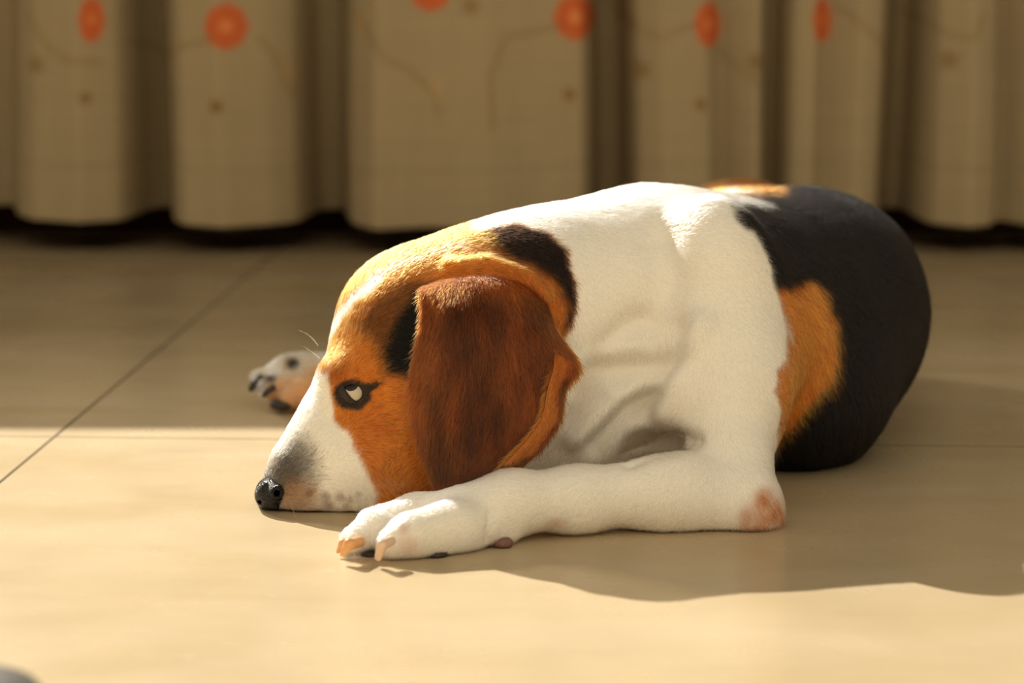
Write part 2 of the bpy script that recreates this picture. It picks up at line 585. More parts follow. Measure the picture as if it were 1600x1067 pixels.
# head
E((664, 537, -.072), (.0485, .0470, .0470), .016)
E((634, 502, -.070), (.034, .038, .032), .012)
C((745, 505, -.068, 132), (695, 525, -.070, 132), .025)
E((625, 655, -.085), (.045, .043, .049), .022)      # cheek
E((600, 730, -.093), (.036, .032, .029), .02)       # jaw angle
C((700, 700, -.08, 90), (640, 730, -.088, 75), .03)
C((536, 640, -.088, 40), (470, 722, -.101, 34), .02)  # bridge of the nose
C((540, 700, -.092, 78), (478, 748, -.102, 50), .02)
C((560, 740, -.096, 68), (470, 768, -.105, 40), .015) # flews
C((470, 765, -.104, 38), (437, 772, -.106, 26), .01)
C((560, 790, -.100, 28), (445, 796, -.106, 15), .008) # lower jaw
E((543, 590, -.100), (.016, .015, .012), .010)        # brow
# near shoulder, upper arm, elbow
E((1112, 412, -.060), (.026, .028, .036), .014)
C((1100, 470, -.055, 110), (1130, 600, -.085, 105), .03)
C((1120, 590, -.085, 98), (1143, 715, -.125, 62), .02)
C((1140, 715, -.125, 58), (1164, 795, -.148, 38), .012)
E((1186, 810, -.150), (.010, .011, .009), .010)
C((1180, 560, -.05, 42), (1160, 690, -.10, 32), .02)
# foreleg lying along the floor
C((1165, 782, -.150, 52), (1040, 778, -.155, 55), .015)
C((1060, 765, -.152, 55), (900, 782, -.165, 48), .012)
C((900, 782, -.165, 50), (800, 783, -.178, 46), .012)
C((800, 788, -.178, 49), (738, 802, -.185, 42), .010)
C((795, 835, -.190, 16), (790, 842, -.192, 12), .006)   # carpal pad swell
# paw
C((770, 800, -.184, 43), (700, 810, -.188, 41), .010)
C((715, 808, -.184, 38), (650, 808, -.182, 36), .006)
C((662, 804, -.181, 35), (585, 822, -.188, 31), .004)    # second toe
C((588, 828, -.206, 34), (552, 847, -.212, 24), .003)
C((680, 800, -.165, 30), (600, 818, -.166, 27), .004)    # toes on the far side
C((600, 818, -.166, 27), (566, 838, -.172, 20), .003)
C((712, 822, -.202, 44), (642, 838, -.216, 35), .004)    # near toe
C((642, 838, -.216, 35), (613, 850, -.220, 26), .003)
C((745, 822, -.196, 38), (675, 842, -.208, 33), .006)
# folded far foreleg under the throat
C((960, 640, -.04, 70), (1000, 700, -.03, 50), .02)
C((900, 690, -.075, 55), (800, 735, -.085, 36), .02)
C((1000, 620, -.06, 90), (880, 640, -.07, 80), .03)
# grooves between toes
C((668, 797, -.226, 5), (630, 816, -.231, 8), .004, cut=True)
C((630, 816, -.229, 8), (596, 850, -.232, 9), .004, cut=True)
C((975, 716, -.115, 12), (1065, 694, -.112, 13), .010, cut=True)
C((1000, 700, -.095, 16), (1040, 690, -.095, 14), .010, cut=True)
C((432, 770, -.135, 6), (431, 778, -.108, 6), .002, cut=True)
f.floor(0.0006)
V, F = f.mesh()
V = relax(V, F, 3, .5)
N = vnormals(V, F)

def seg_dist(u, v, pts):
    dm = np.full(len(u), 1e9)
    for (ax, az), (bx, bz) in zip(pts[:-1], pts[1:]):
        ex, ez = bx - ax, bz - az
        t = np.clip(((u - ax) * ex + (v - az) * ez) / (ex * ex + ez * ez), 0, 1)
        dm = np.minimum(dm, np.hypot(u - ax - t * ex, v - az - t * ez))
    return dm

# skin folds and muscle forms of the near side
u, v = proj(V)
near = sstep(.15, -.15, N[:, 1]) * sstep(.10, .04, V[:, 1])
FOLDS = [  # polyline (photo px), half width px, depth mm (negative = crease)
    ([(885, 640), (940, 585), (1010, 575), (1060, 560)], 26, -5),
    ([(900, 600), (950, 545), (1000, 500)], 22, -4),
    ([(860, 590), (930, 560), (985, 540)], 18, 3),
    ([(1040, 640), (1065, 560), (1090, 510)], 24, 5),
    ([(1000, 640), (1035, 570), (1060, 510)], 20, -5),
    ([(900, 680), (960, 620), (1010, 600)], 20, 4),
    ([(930, 700), (985, 640), (1030, 610)], 16, -4),
    ([(985, 715), (1040, 690), (1085, 686)], 13, -3.2),
    ([(1030, 370), (1045, 430), (1020, 500)], 34, -5),
        ([(520, 655), (545, 690), (580, 705)], 16, -1.2),
    ([(768, 795), (765, 842)], 7, -1.3),
    ([(700, 420), (760, 412), (820, 430), (850, 460)], 11, 3.2),
]
disp = np.zeros(len(V))
for pts, w, dmm in FOLDS:
    dm = seg_dist(u, v, pts)
    disp += 1.6 * dmm * .001 * np.exp(-(dm / w) ** 2)
# eye socket
er = np.hypot((u - 551) / 20.0, (v - 615) / 17.0)
disp += -0.0045 * np.exp(-(er) ** 2 * 1.2)
disp *= near
disp += 0.0007 * fbm(V, 22, 2)
V = V + N * disp[:, None]
V[:, 2] = np.maximum(V[:, 2], 0.0005)
N = vnormals(V, F)

# ------------------------------------------------------------------ coat pattern
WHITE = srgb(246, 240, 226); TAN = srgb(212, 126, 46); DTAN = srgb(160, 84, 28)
BLACK = srgb(9, 6, 5); PINK = srgb(222, 184, 160); RUST = srgb(192, 116, 60); GREY = srgb(120, 108, 96)

def poly_sd(u, v, pts):
    """signed px distance, negative inside"""
    pts = np.array(pts, float)
    n = len(pts)
    dm = seg_dist(u, v, [tuple(q) for q in pts] + [tuple(pts[0])])
    ins = np.zeros(len(u), bool)
    for i in range(n):
        x0, y0 = pts[i]; x1, y1 = pts[(i + 1) % n]
        c = ((y0 > v) != (y1 > v)) & (u < (x1 - x0) * (v - y0) / (y1 - y0 + 1e-9) + x0)
        ins ^= c
    return np.where(ins, -dm, dm)

HEAD = [(380, 900), (300, 700), (380, 300), (600, 200), (738, 362), (765, 356), (800, 352), (845, 362), (882, 392), (899, 450), (896, 505), (876, 535), (860, 560), (850, 620), (800, 700), (740, 760), (640, 860), (500, 900)]
BLAZE = [(400, 588), (506, 584), (514, 610), (521, 655), (552, 700), (576, 738), (588, 775), (592, 840), (380, 860), (380, 700)]
STRIPE = [((504, 566), 3), ((508, 548), 4), ((517, 526), 5.5), ((531, 499), 6.5), ((556, 472), 7), ((574, 452), 6.5), ((590, 437), 3)]
NECKBLACK = [(752, 352), (800, 346), (852, 356), (892, 388), (908, 450), (902, 512), (884, 520), (884, 470), (862, 430), (826, 412), (788, 398), (764, 380)]
TEMPLE = [(652, 452), (668, 470), (664, 520), (652, 585), (604, 584), (596, 556), (606, 520), (622, 488)]
TEMPLE2 = [(640, 440), (672, 450), (660, 580), (600, 582), (585, 540), (560, 510), (590, 470)]
SADDLE = [(1142, 318), (1160, 318), (1190, 323), (1170, 311), (1118, 292), (1120, 270), (1500, 270), (1500, 760), (1190, 760), (1214, 700), (1222, 640), (1212, 610), (1228, 566), (1236, 530), (1216, 455), (1204, 415), (1180, 372), (1158, 348)]
FLANK = [(1150, 470), (1216, 452), (1260, 436), (1284, 452), (1306, 500), (1312, 540), (1304, 590), (1276, 628), (1244, 656), (1222, 690), (1200, 710), (1150, 700)]
ELBOW = [(1158, 800), (1180, 770), (1205, 765), (1240, 790), (1230, 850), (1150, 850)]

def coat(p, jitter=0.0, skin=False):
    u, v = proj(p)
    nz = fbm(p, 90, 3)
    uu = u + 5 * nz + (jitter * rng.normal(size=len(u)) if jitter else 0)
    vv = v + 5 * fbm(p + 3.1, 90, 3) + (jitter * rng.normal(size=len(u)) if jitter else 0)
    col = np.tile(WHITE, (len(u), 1))
    def mix(w, c):
        w = np.clip(w, 0, 1)[:, None]
        col[:] = col * (1 - w) + np.asarray(c) * w
    y = p[:, 1]
    front = y < .06
    # saddle and flank on the trunk
    far = y > .0
    sd = poly_sd(uu, vv, SADDLE)
    trunk = (u > 1100) & (y > -.12)
    mix(sstep(4, -4, sd) * trunk, BLACK)
    mix(sstep(7, -9, poly_sd(uu, vv, FLANK)) * sstep(4, -4, sd) * trunk, TAN * .95)
    mix(sstep(4, -4, sd) * trunk * sstep(309, 303, vv) * sstep(1222, 1206, uu), DTAN)  # brown haunch top, painted darker so it reads as unlit
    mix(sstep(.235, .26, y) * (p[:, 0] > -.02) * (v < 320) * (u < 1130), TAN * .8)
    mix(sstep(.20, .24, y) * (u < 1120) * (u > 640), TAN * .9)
    # head
    hd = poly_sd(uu, vv, HEAD)
    head = sstep(4, -4, hd) * (y < .04) * (y > -.16) * 1.0
    head = head * (1 - sstep(-.128, -.140, y) * (v > 745))
    mix(head, TAN)
    mix(head * sstep(-.2, .9, fbm(p, 40, 3)) * .35, DTAN)
    mix(head * sstep(720, 800, u) * .45, DTAN)
    mix(head * sstep(22, -12, poly_sd(uu, vv, TEMPLE2)) * .8 * (y < -.06), srgb(60, 32, 16))
    mix(head * sstep(7, -7, poly_sd(uu, vv, TEMPLE)) * (y < -.06), BLACK)
    mix(head * sstep(12, -10, poly_sd(uu, vv, NECKBLACK)) * .985, BLACK)
    mix(head * sstep(46, 8, np.hypot(u - 520, (v - 585) * 1.2)) * .45 * (y < -.07), srgb(110, 46, 18))
    bl = sstep(3, -3, poly_sd(uu, vv, BLAZE)) * (y < .04)
    for (a_, wa), (b_, wb) in zip(STRIPE[:-1], STRIPE[1:]):
        bl = np.maximum(bl, sstep(2.5, -2.5, seg_dist(uu, vv, [a_, b_]) - .5 * (wa + wb)) * (y < .04))
    mix(head * sstep(8, 0, seg_dist(uu, vv, [(590, 436), (616, 419), (668, 396), (720, 384)])) * .5, srgb(232, 186, 130))  # sunlit ridge of the head painted in as a pale tan line
    mix(head * bl, WHITE * .98)
    # rear edge of the muzzle white has a bristly grey speckle near the nose
    sp = sstep(66, 10, np.hypot((u - 448), (v - 735) * .85)) * sstep(-10, 16, (u - 420) * .75 + (v - 722) * .66)
    mix(head * bl * (sp ** .7 * .93 if skin else (rng.random(len(u)) < sp * .95) * .85), srgb(58, 46, 36))
    mix(head * bl * sstep(52, 10, np.hypot(u - 466, v - 784)) * .7, srgb(158, 112, 66))
    for (a, c, r) in [(482, 770, 6), (508, 776, 7), (531, 776, 6), (546, 780, 5), (512, 790, 8), (541, 791, 5), (497, 800, 5), (560, 772, 4)]:
        mix(head * bl * sstep(r + 3, r - 3, np.hypot(u - a, v - c)) * .6, srgb(110, 62, 34))
    mix((y < -.08) * sstep(25, 21, np.hypot(u - 418, v - 776)), BLACK)
    # eye surround
    e = np.hypot((u - 550) / 31, (v - 617) / 26)
    e = np.minimum(e, np.where(u > 550, np.hypot((u - 572) / 24, (v - 606 + (u - 572) * .3) / 7), 9))
    e = e + .05 * fbm(p, 300, 2)
    mix(sstep(1.06, .86, e) * (y < -.08) * (u > 500), srgb(52, 42, 34))
    # legs
    leg = (y < -.10) & (v > 700)
    mix(sstep(12, -14, poly_sd(uu, vv, ELBOW)) * (y < -.08) * np.clip(.8 + .35 * fbm(p, 160, 2), 0, 1), RUST)
    mix(leg * sstep(30, 8, np.hypot(u - 960, (v - 826) * 2.2)) * .35, PINK)
    mix(leg * sstep(26, 8, np.hypot(u - 870, (v - 818) * 2.0)) * .5, srgb(214, 160, 140))
    mix(leg * sstep(24, 6, np.hypot(u - 640, v - 852)) * .4, srgb(206, 150, 120))
    mix(leg * sstep(16, 4, np.hypot(u - 630, v - 824)) * .45, srgb(190, 130, 90))
    # far hind foot: white fur, tan-pink toes
    hf = (y > .12) & (u < 640)
    mix(hf * 1.0, srgb(196, 184, 166))
    mix(hf * sstep(-12, 12, vv - 578 - (490 - u) * .3) * sstep(405, 425, u), srgb(206, 160, 116))
    mix(hf * sstep(14, 5, np.hypot(u - 458, v - 568)), srgb(40, 32, 26))
    mix(hf * sstep(16, 6, np.hypot((u - 402), (v - 602))), srgb(52, 44, 38))
    mix(hf * sstep(12, 4, np.hypot((u - 424), (v - 590))), srgb(48, 40, 34))
    # brownish thin-haired skin in the armpit
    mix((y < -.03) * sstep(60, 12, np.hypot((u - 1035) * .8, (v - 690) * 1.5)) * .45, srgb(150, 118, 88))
    return col

dog = bpy.data.objects.new('dog', None)
COL.objects.link(dog)
dog.location = (0.05, 0.0, 0.0)
dog.empty_display_size = 0.05
tag(dog, 'tricolour beagle lying on the tile floor with its chin down in sunlight', 'dog')

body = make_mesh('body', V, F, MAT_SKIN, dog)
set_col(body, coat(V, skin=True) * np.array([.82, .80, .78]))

# ------------------------------------------------------------------ fur
def fur_object(name, parent, roots, tips_pts, radius, cols, tipcols=None):
    """tips_pts: (n, k, 3) points of every hair; root first"""
    n, k = tips_pts.shape[:2]
    cd = bpy.data.hair_curves.new(name)
    cd.add_curves([k] * n)
    cd.position_data.foreach_set('vector', tips_pts.astype(np.float32).ravel())
    ra = cd.attributes.get('radius') or cd.attributes.new('radius', 'FLOAT', 'POINT')
    prof = np.linspace(1, .12, k) ** .8
    ra.data.foreach_set('value', (radius[:, None] * prof[None]).astype(np.float32).ravel())
    c = np.ones((n, k, 4), dtype=np.float32)
    if tipcols is None:
        c[..., :3] = cols[:, None, :]
    else:
        t = np.linspace(0, 1, k)[None, :, None]
        c[..., :3] = cols[:, None, :] * (1 - t) + tipcols[:, None, :] * t
    a = cd.attributes.new('coat', 'FLOAT_COLOR', 'POINT')
    a.data.foreach_set('color', c.ravel())
    cd.materials.append(MAT_FUR)
    o = bpy.data.objects.new(name, cd)
    COL.objects.link(o)
    o.parent = parent
    return o

def scatter(V, F, N, count, weight=None):
    T = np.concatenate([F[:, [0, 1, 2]], F[:, [0, 2, 3]]])
    ar = np.linalg.norm(np.cross(V[T[:, 1]] - V[T[:, 0]], V[T[:, 2]] - V[T[:, 0]]), axis=1)
    if weight is not None:
        ar = ar * weight[T].mean(1)
    c = np.cumsum(ar); c /= c[-1]
    i = np.searchsorted(c, rng.random(count)).clip(0, len(T) - 1)
    a, b = rng.random(count), rng.random(count)
    fl = a + b > 1
    a[fl], b[fl] = 1 - a[fl], 1 - b[fl]
    w = np.stack([1 - a - b, a, b], -1)[..., None]
    p = (V[T[i]] * w).sum(1)
    nn = (N[T[i]] * w).sum(1)
    nn /= np.linalg.norm(nn, axis=1, keepdims=True) + 1e-9
    return p, nn

# lie of the coat: (u, v) -> direction seen in the photo, third number tips it away from the camera
FLOW = [(440, 730, 1, -.6, 0), (500, 690, .8, -.8, 0), (480, 770, 1, 0, 0), (550, 780, 1, .1, 0), (600, 700, 1, .25, 0), (600, 760, 1, .4, 0),
        (520, 580, .5, -1, 0), (540, 560, .8, -.7, 0), (560, 600, 1, -.2, 0), (600, 620, 1, .1, 0), (540, 500, .6, -1, 0), (600, 430, .9, -.6, .2), (680, 390, 1, -.2, .1),
        (600, 520, 1, -.4, 0), (740, 380, 1, 0, 0), (800, 380, 1, .25, 0), (860, 420, .6, 1, 0), (860, 500, .2, 1, 0), (840, 360, 1, .2, 0),
        (900, 330, 1, -.1, .1), (1000, 320, 1, 0, .1), (1100, 320, 1, .1, .1), (950, 400, 1, .3, 0), (920, 480, .6, .9, 0), (900, 560, .4, 1, 0),
        (1000, 480, .5, 1, 0), (1080, 420, .8, .6, 0), (1100, 500, .3, 1, 0), (1160, 560, .3, 1, 0), (1180, 460, .6, .9, 0), (940, 640, -.5, 1, 0), (1000, 620, -.5, 1, 0),
        (900, 680, -.3, 1, 0), (1060, 620, -.2, 1, 0), (1060, 680, -.4, 1, 0), (1140, 680, .1, 1, 0), (1180, 740, .2, 1, 0), (1180, 800, .6, .8, 0),
        (1080, 760, -.5, 1, 0), (1000, 760, -.7, .8, 0), (900, 770, -.8, .7, 0), (820, 760, -.9, .5, 0), (760, 780, -.9, .5, 0), (680, 720, -1, .3, 0), (620, 720, -1, .6, 0), (560, 780, -.6, 1, 0),
        (640, 810, -.7, .8, 0), (700, 840, -.8, .5, 0), (1000, 820, -.8, .4, 0), (1100, 820, -.6, .5, 0),
        (1200, 350, 1, .4, .4), (1300, 340, .8, .5, .5), (1260, 420, .8, .7, .3), (1250, 520, .8, .8, .2), (1250, 620, .5, .9, .2), (1360, 420, .4, .9, .5), (1400, 550, 0, 1, .3), (1300, 660, .2, .8, .3),
        (430, 580, -1, .3, 0), (480, 600, -1, .2, 0), (700, 600, -1, .1, 0)]
FL = np.array(FLOW, float)

def flow(p, nn, sigma=45.0):
    u, v = proj(p)
    D = np.zeros((len(u), 3)); W = np.zeros(len(u))
    for (a, c, du, dv, dd) in FL:
        w = 1.0 / (((u - a) ** 2 + (v - c) ** 2) / sigma ** 2 + .25) ** 2
        l = math.hypot(du, dv)
        D[:, 0] += w * du / l; D[:, 2] += -w * dv / l; D[:, 1] += w * dd; W += w
    D /= W[:, None]
    q = 0.35
    D[:, 0] += q * fbm(p, 28, 2); D[:, 2] += q * fbm(p + 9.7, 28, 2); D[:, 1] += q * fbm(p + 5.1, 28, 2)
    D -= nn * (D * nn).sum(1, keepdims=True)
    D /= np.linalg.norm(D, axis=1, keepdims=True) + 1e-6
    return D

def grow(p, nn, D, L, lift, k=4, wild=.22):
    n = len(p)
    D = D + wild * rng.normal(size=(n, 3))
    D -= nn * (D * nn).sum(1, keepdims=True)
    D /= np.linalg.norm(D, axis=1, keepdims=True) + 1e-6
    t = np.linspace(0, 1, k)[None, :, None]
    lf = (lift + .45 * sstep(.006, .002, L))[:, None, None]
    pts = p[:, None] - nn[:, None] * np.minimum(.0004, L * .06)[:, None, None] + L[:, None, None] * (D[:, None] * (t * (1 - .12 * t)) + nn[:, None] * (lf * t * (1.15 - .65 * t)))
    pts[..., 2] = np.maximum(pts[..., 2], .0004)
    return pts

uu, vv = proj(V)
facing = sstep(.45, -.05, N[:, 1])
wt = .12 + .88 * facing
wt *= np.where(V[:, 2] < .0015, 0, 1)
er = np.hypot((uu - 555) / 19, (vv - 612) / 16)
wt *= np.where((er < .95) & (V[:, 1] < -.08), 0, 1)
nose = np.hypot(uu - 418, vv - 776) < 21
wt *= np.where(nose, 0, 1)
headw = (uu < 900) & (V[:, 1] < .05)
wt *= np.where(headw, 1.7, 1) * np.where(V[:, 1] > .13, .5, 1)
NH = 380000
p, nn = scatter(V, F, N, NH, wt)
u, v = proj(p)
L = np.full(NH, .0105)
hd = sstep(900, 760, u) * (p[:, 1] < .06)
L = L * (1 - hd) + .0072 * hd
mz = sstep(620, 500, u) * sstep(.06, .03, p[:, 1]) * sstep(520, 600, v)
L = L * (1 - mz) + .0035 * mz
lg = (v > 700) & (p[:, 1] < -.11)
L = np.where(lg, .0062, L)
L = np.where((v > 770) & (u < 720) & lg, .0045, L)
L = np.where(np.hypot(u - 430, v - 765) < 46, .0020, L)
_de = np.hypot(u - 551, v - 615)
L = np.where(p[:, 1] < -.07, np.minimum(L, .0020 + .004 * sstep(22, 60, _de)), L)
L = np.where(p[:, 1] > .12, np.minimum(L, .007), L)
L *= rng.uniform(.65, 1.2, NH)
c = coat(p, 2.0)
lum = c.mean(1)
iswhite = sstep(.35, .6, lum)
c = c * (1 + rng.normal(size=NH) * (.12 + .07 * (1 - iswhite)))[:, None] * (1 + .10 * fbm(p, 60, 2))[:, None]
tipf = np.where(lum < .03, 1.2, 1.12)
tip = c * tipf[:, None]
# scattered pale and dark guard hairs in the tan and black coat
g = rng.random(NH)
tan = (lum > .03) & (lum < .35)
dk = tan & (g < .22)
c[dk] *= .3; tip[dk] *= .15
lt = tan & (g > .86)
tip[lt] = np.minimum(tip[lt] * 1.8, 1)
pts = grow(p, nn, flow(p, nn), L, rng.uniform(.12, .42, NH) * (1 - .3 * iswhite))
rad = np.where(L < .005, .00010, .00013) * rng.uniform(.7, 1.2, NH)
fur_object('fur', body, p, pts, rad, np.clip(c, 0.0008, .96), np.clip(tip, 0.0008, .97))

# ------------------------------------------------------------------ near ear: thin, draped, with a curled rear rim
NET = [  # rows from the fold at the top down; (u, v, depth)
    [(672, 462, -.098), (704, 450, -.096), (745, 444, -.094), (785, 446, -.092), (818, 456, -.090), (838, 474, -.090), (836, 480, -.092)],
    [(660, 458, -.121), (700, 446, -.122), (742, 440, -.122), (785, 444, -.119), (820, 455, -.114), (846, 470, -.108), (842, 478, -.112)],
    [(660, 502, -.134), (700, 492, -.140), (745, 488, -.141), (790, 492, -.137), (830, 500, -.130), (866, 520, -.122), (855, 528, -.128)],
    [(650, 550, -.138), (695, 548, -.146), (745, 545, -.148), (795, 545, -.145), (842, 550, -.139), (899, 572, -.130), (866, 566, -.141)],
    [(643, 600, -.141), (690, 600, -.149), (745, 600, -.152), (800, 600, -.150), (846, 604, -.146), (878, 606, -.139), (856, 607, -.150)],
    [(646, 650, -.143), (690, 655, -.151), (745, 655, -.155), (800, 655, -.154), (838, 655, -.151), (870, 652, -.146), (846, 655, -.157)],
    [(657, 702, -.146), (695, 712, -.153), (740, 712, -.158), (785, 706, -.159), (818, 697, -.157), (848, 690, -.152), (820, 692, -.163)],
    [(680, 754, -.150), (700, 763, -.156), (732, 757, -.161), (762, 750, -.163), (790, 739, -.163), (815, 722, -.160), (786, 728, -.167)],
]
# a few long stray hairs: brow bristles on the far side, white guard hairs on the saddle
_w = []
for a_, b_, c2 in [((497, 540, -.075), (484, 520, -.078), (466, 516, -.08)), ((500, 560, -.075), (486, 548, -.078), (474, 541, -.08)), ((1322, 352, .08), (1342, 362, .075), (1355, 388, .07)),
                   ((1200, 348, .03), (1214, 350, .03), (1232, 351, .03)), ((455, 790, -.125), (462, 806, -.128), (465, 822, -.131)), ((792, 425, -.10), (798, 418, -.103), (796, 404, -.105))]:
    p0, p1, p2 = P(*a_), P(*b_), P(*c2)
    _w.append([p0 * (1 - t) ** 2 + 2 * p1 * t * (1 - t) + p2 * t * t for t in np.linspace(0, 1, 7)])
_w = np.array(_w)
_wo = fur_object('whisker', dog, _w[:, 0], _w, np.full(len(_w), .00016), np.tile(srgb(240, 228, 200), (len(_w), 1)))
bpy.data.objects["whisker"].matrix_parent_inverse = Matrix.Translation(-dog.location)
NETW = np.array([[P(*q) for q in row] for row in NET])

def cr1(A, n, axis):
    A = np.moveaxis(A, axis, 0)
    m = A.shape[0]
    pad = np.concatenate([2 * A[:1] - A[1:2], A, 2 * A[-1:] - A[-2:-1]])
    s = np.linspace(0, m - 1, n); i = np.minimum(s.astype(int), m - 2); t = (s - i).reshape(-1, *([1] * (A.ndim - 1)))
    p0, p1, p2, p3 = pad[i], pad[i + 1], pad[i + 2], pad[i + 3]
    r = .5 * ((2 * p1) + (-p0 + p2) * t + (2 * p0 - 5 * p1 + 4 * p2 - p3) * t ** 2 + (-p0 + 3 * p1 - 3 * p2 + p3) * t ** 3)
    return np.moveaxis(r, 0, axis)

def sheet(S, th):
    """closed thin solid from a grid of points (a, b, 3)"""
    a, b = S.shape[:2]
    du = np.gradient(S, axis=1); dv = np.gradient(S, axis=0)
    nn = np.cross(dv, du); nn /= np.linalg.norm(nn, axis=2, keepdims=True) + 1e-9
    e = np.minimum.outer(np.minimum(np.arange(a), 99), np.minimum(np.arange(b), b - 1 - np.arange(b)))
    e = np.minimum(e, (a - 1 - np.arange(a))[:, None])
    w = np.sqrt(np.clip(e / 4.0, 0, 1)) * .9 + .1
    A = S + nn * th * w[..., None]; B = S - nn * th * w[..., None]
    V = np.concatenate([A.reshape(-1, 3), B.reshape(-1, 3)])
    i = np.arange(a * b).reshape(a, b)
    q1 = np.stack([i[:-1, :-1], i[1:, :-1], i[1:, 1:], i[:-1, 1:]], -1).reshape(-1, 4)
    q2 = q1[:, ::-1] + a * b
    loop = np.concatenate([i[0, :-1], i[:-1, -1], i[-1, :0:-1], i[:0:-1, 0]])
    nx = np.roll(loop, -1)
    q3 = np.stack([loop, nx, nx + a * b, loop + a * b], -1)
    return V, np.concatenate([q1, q2, q3]), nn

ES = cr1(cr1(NETW, 90, 0), 84, 1)
gs, gt = np.meshgrid(np.linspace(0, 1, 84), np.linspace(0, 1, 90))
# soft lengthwise pleats
pleat = .0022 * np.sin(gs * 13 + 2.2 * gt) * np.sin(np.pi * gt) * (gs < .85) + .0015 * fbm(ES.reshape(-1, 3), 45, 2).reshape(gs.shape)
ES[..., 1] += pleat
EV, EF, EN = sheet(ES, .0014)
ear = make_mesh('ear', EV, EF, MAT_SKIN, dog)
EN2 = vnormals(EV, EF)

def ear_coat(p, rim):
    u, v = proj(p)
    base = np.tile(srgb(116, 56, 18), (len(u), 1))
    def mix(w, c):
        w = np.clip(w, 0, 1)[:, None]; base[:] = base * (1 - w) + np.asarray(c) * w
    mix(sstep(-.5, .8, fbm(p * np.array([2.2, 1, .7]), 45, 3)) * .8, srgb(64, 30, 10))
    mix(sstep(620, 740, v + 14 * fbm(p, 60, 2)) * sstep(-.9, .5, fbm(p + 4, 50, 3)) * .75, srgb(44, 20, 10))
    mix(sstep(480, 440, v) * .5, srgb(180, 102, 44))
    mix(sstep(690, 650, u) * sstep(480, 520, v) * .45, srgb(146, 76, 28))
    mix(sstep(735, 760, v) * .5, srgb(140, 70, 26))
    mix(rim, srgb(186, 106, 42))
    return base
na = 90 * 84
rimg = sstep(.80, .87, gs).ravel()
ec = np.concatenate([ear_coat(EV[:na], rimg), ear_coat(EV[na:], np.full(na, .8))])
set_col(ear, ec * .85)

def grid_fur(name, parent, S, nn, count, L0, colf, side, edge=None, lift=(.12, .38)):
    a, b = S.shape[:2]
    gi = rng.random(count) * (a - 1.001); gj = rng.random(count) * (b - 1.001)
    i, j = gi.astype(int), gj.astype(int); x, y = (gi - i)[:, None], (gj - j)[:, None]
    def bil(A): return A[i, j] * (1 - x) * (1 - y) + A[i + 1, j] * x * (1 - y) + A[i, j + 1] * (1 - x) * y + A[i + 1, j + 1] * x * y
    dv = np.gradient(S, axis=0); dv /= np.linalg.norm(dv, axis=2, keepdims=True)
    du = np.gradient(S, axis=1); du /= np.linalg.norm(du, axis=2, keepdims=True)
    p = bil(S); n_ = bil(nn) * side; n_ /= np.linalg.norm(n_, axis=1, keepdims=True)
    D = bil(dv) + bil(du) * (.25 * fbm(p, 30, 2) + .35 * np.sin((gj / b - .4) * 2))[:, None]
    p = p + n_ * .0013
    s = gj / (b - 1)
    c = colf(p, s)
    Lh = L0 * rng.uniform(.6, 1.2, count)
    pts = grow(p, n_, D, Lh, rng.uniform(*lift, count))
    c = c * (1 + .22 * fbm(p * np.array([3, 1, .6]), 120, 2) + rng.normal(size=count) * .24)[:, None]
    g = rng.random(count)
    tip = c * 1.25
    tip[g < .28] *= .3
    c[g < .18] *= .4
    fur_object(name, parent, p, pts, np.full(count, .00013) * rng.uniform(.7, 1.2, count), np.clip(c, .002, .9), np.clip(tip, .002, .95))

grid_fur('fur', ear, ES, EN, 70000, .0085, lambda p, s: ear_coat(p, sstep(.80, .87, s)), 1)
grid_fur('fur', ear, ES, EN, 14000, .005, lambda p, s: ear_coat(p, np.full(len(s), .85)), -1)

# far ear, hanging on the hidden side of the head
FN = []
for r, row in enumerate(NET):
    out = []
    for (a, c_, d) in row:
        q = P(a, c_, d)
        out.append(np.array([q[0] + .012, -.072 + (-.072 - q[1]) * .95, max(q[2] - .006, .004)]))
    FN.append(out)
FS = cr1(cr1(np.array(FN), 50, 0), 46, 1)
FV, FFc, FNn = sheet(FS, .0014)
ear2 = make_mesh('ear', FV, FFc[:, ::-1], MAT_SKIN, dog)
set_col(ear2, np.tile(srgb(128, 62, 22), (len(FV), 1)))

# ------------------------------------------------------------------ nose
fn_ = Field(P(420, 775, -.106) - .022, P(420, 775, -.106) + .022, .0006)
def NC(a, b, k, cut=False):
    fn_.cone(P(*a[:3]), P(*b[:3]), R(a[3], a[2]), R(b[3], b[2]), k, cut)
NC((420, 764, -.114, 19), (420, 764, -.096, 19), .004)
NC((416, 776, -.113, 18), (416, 776, -.097, 18), .004)
NC((424, 790, -.108, 15), (424, 790, -.102, 15), .004)
NC((432, 768, -.1205, 13), (432, 768, -.0915, 13), .003)
NC((430, 785, -.117, 11), (430, 785, -.095, 11), .003)
# nostril: comma shaped slit on the near wing
NC((433, 769, -.135, 5.5), (432, 772, -.108, 5), .0010, True)
NC((437, 773, -.132, 4), (435, 791, -.119, 3.6), .0010, True)
NC((404, 786, -.124, 3), (408, 782, -.108, 3.2), .0015, True)
nv, nf = fn_.mesh(); nv = relax(nv, nf, 2)
m_nose = simple_mat('wet_nose_leather', tuple(srgb(16, 13, 12)), .3, .42, bump=1.0, bscale=1400)
make_mesh('nose', nv, nf, m_nose, dog)
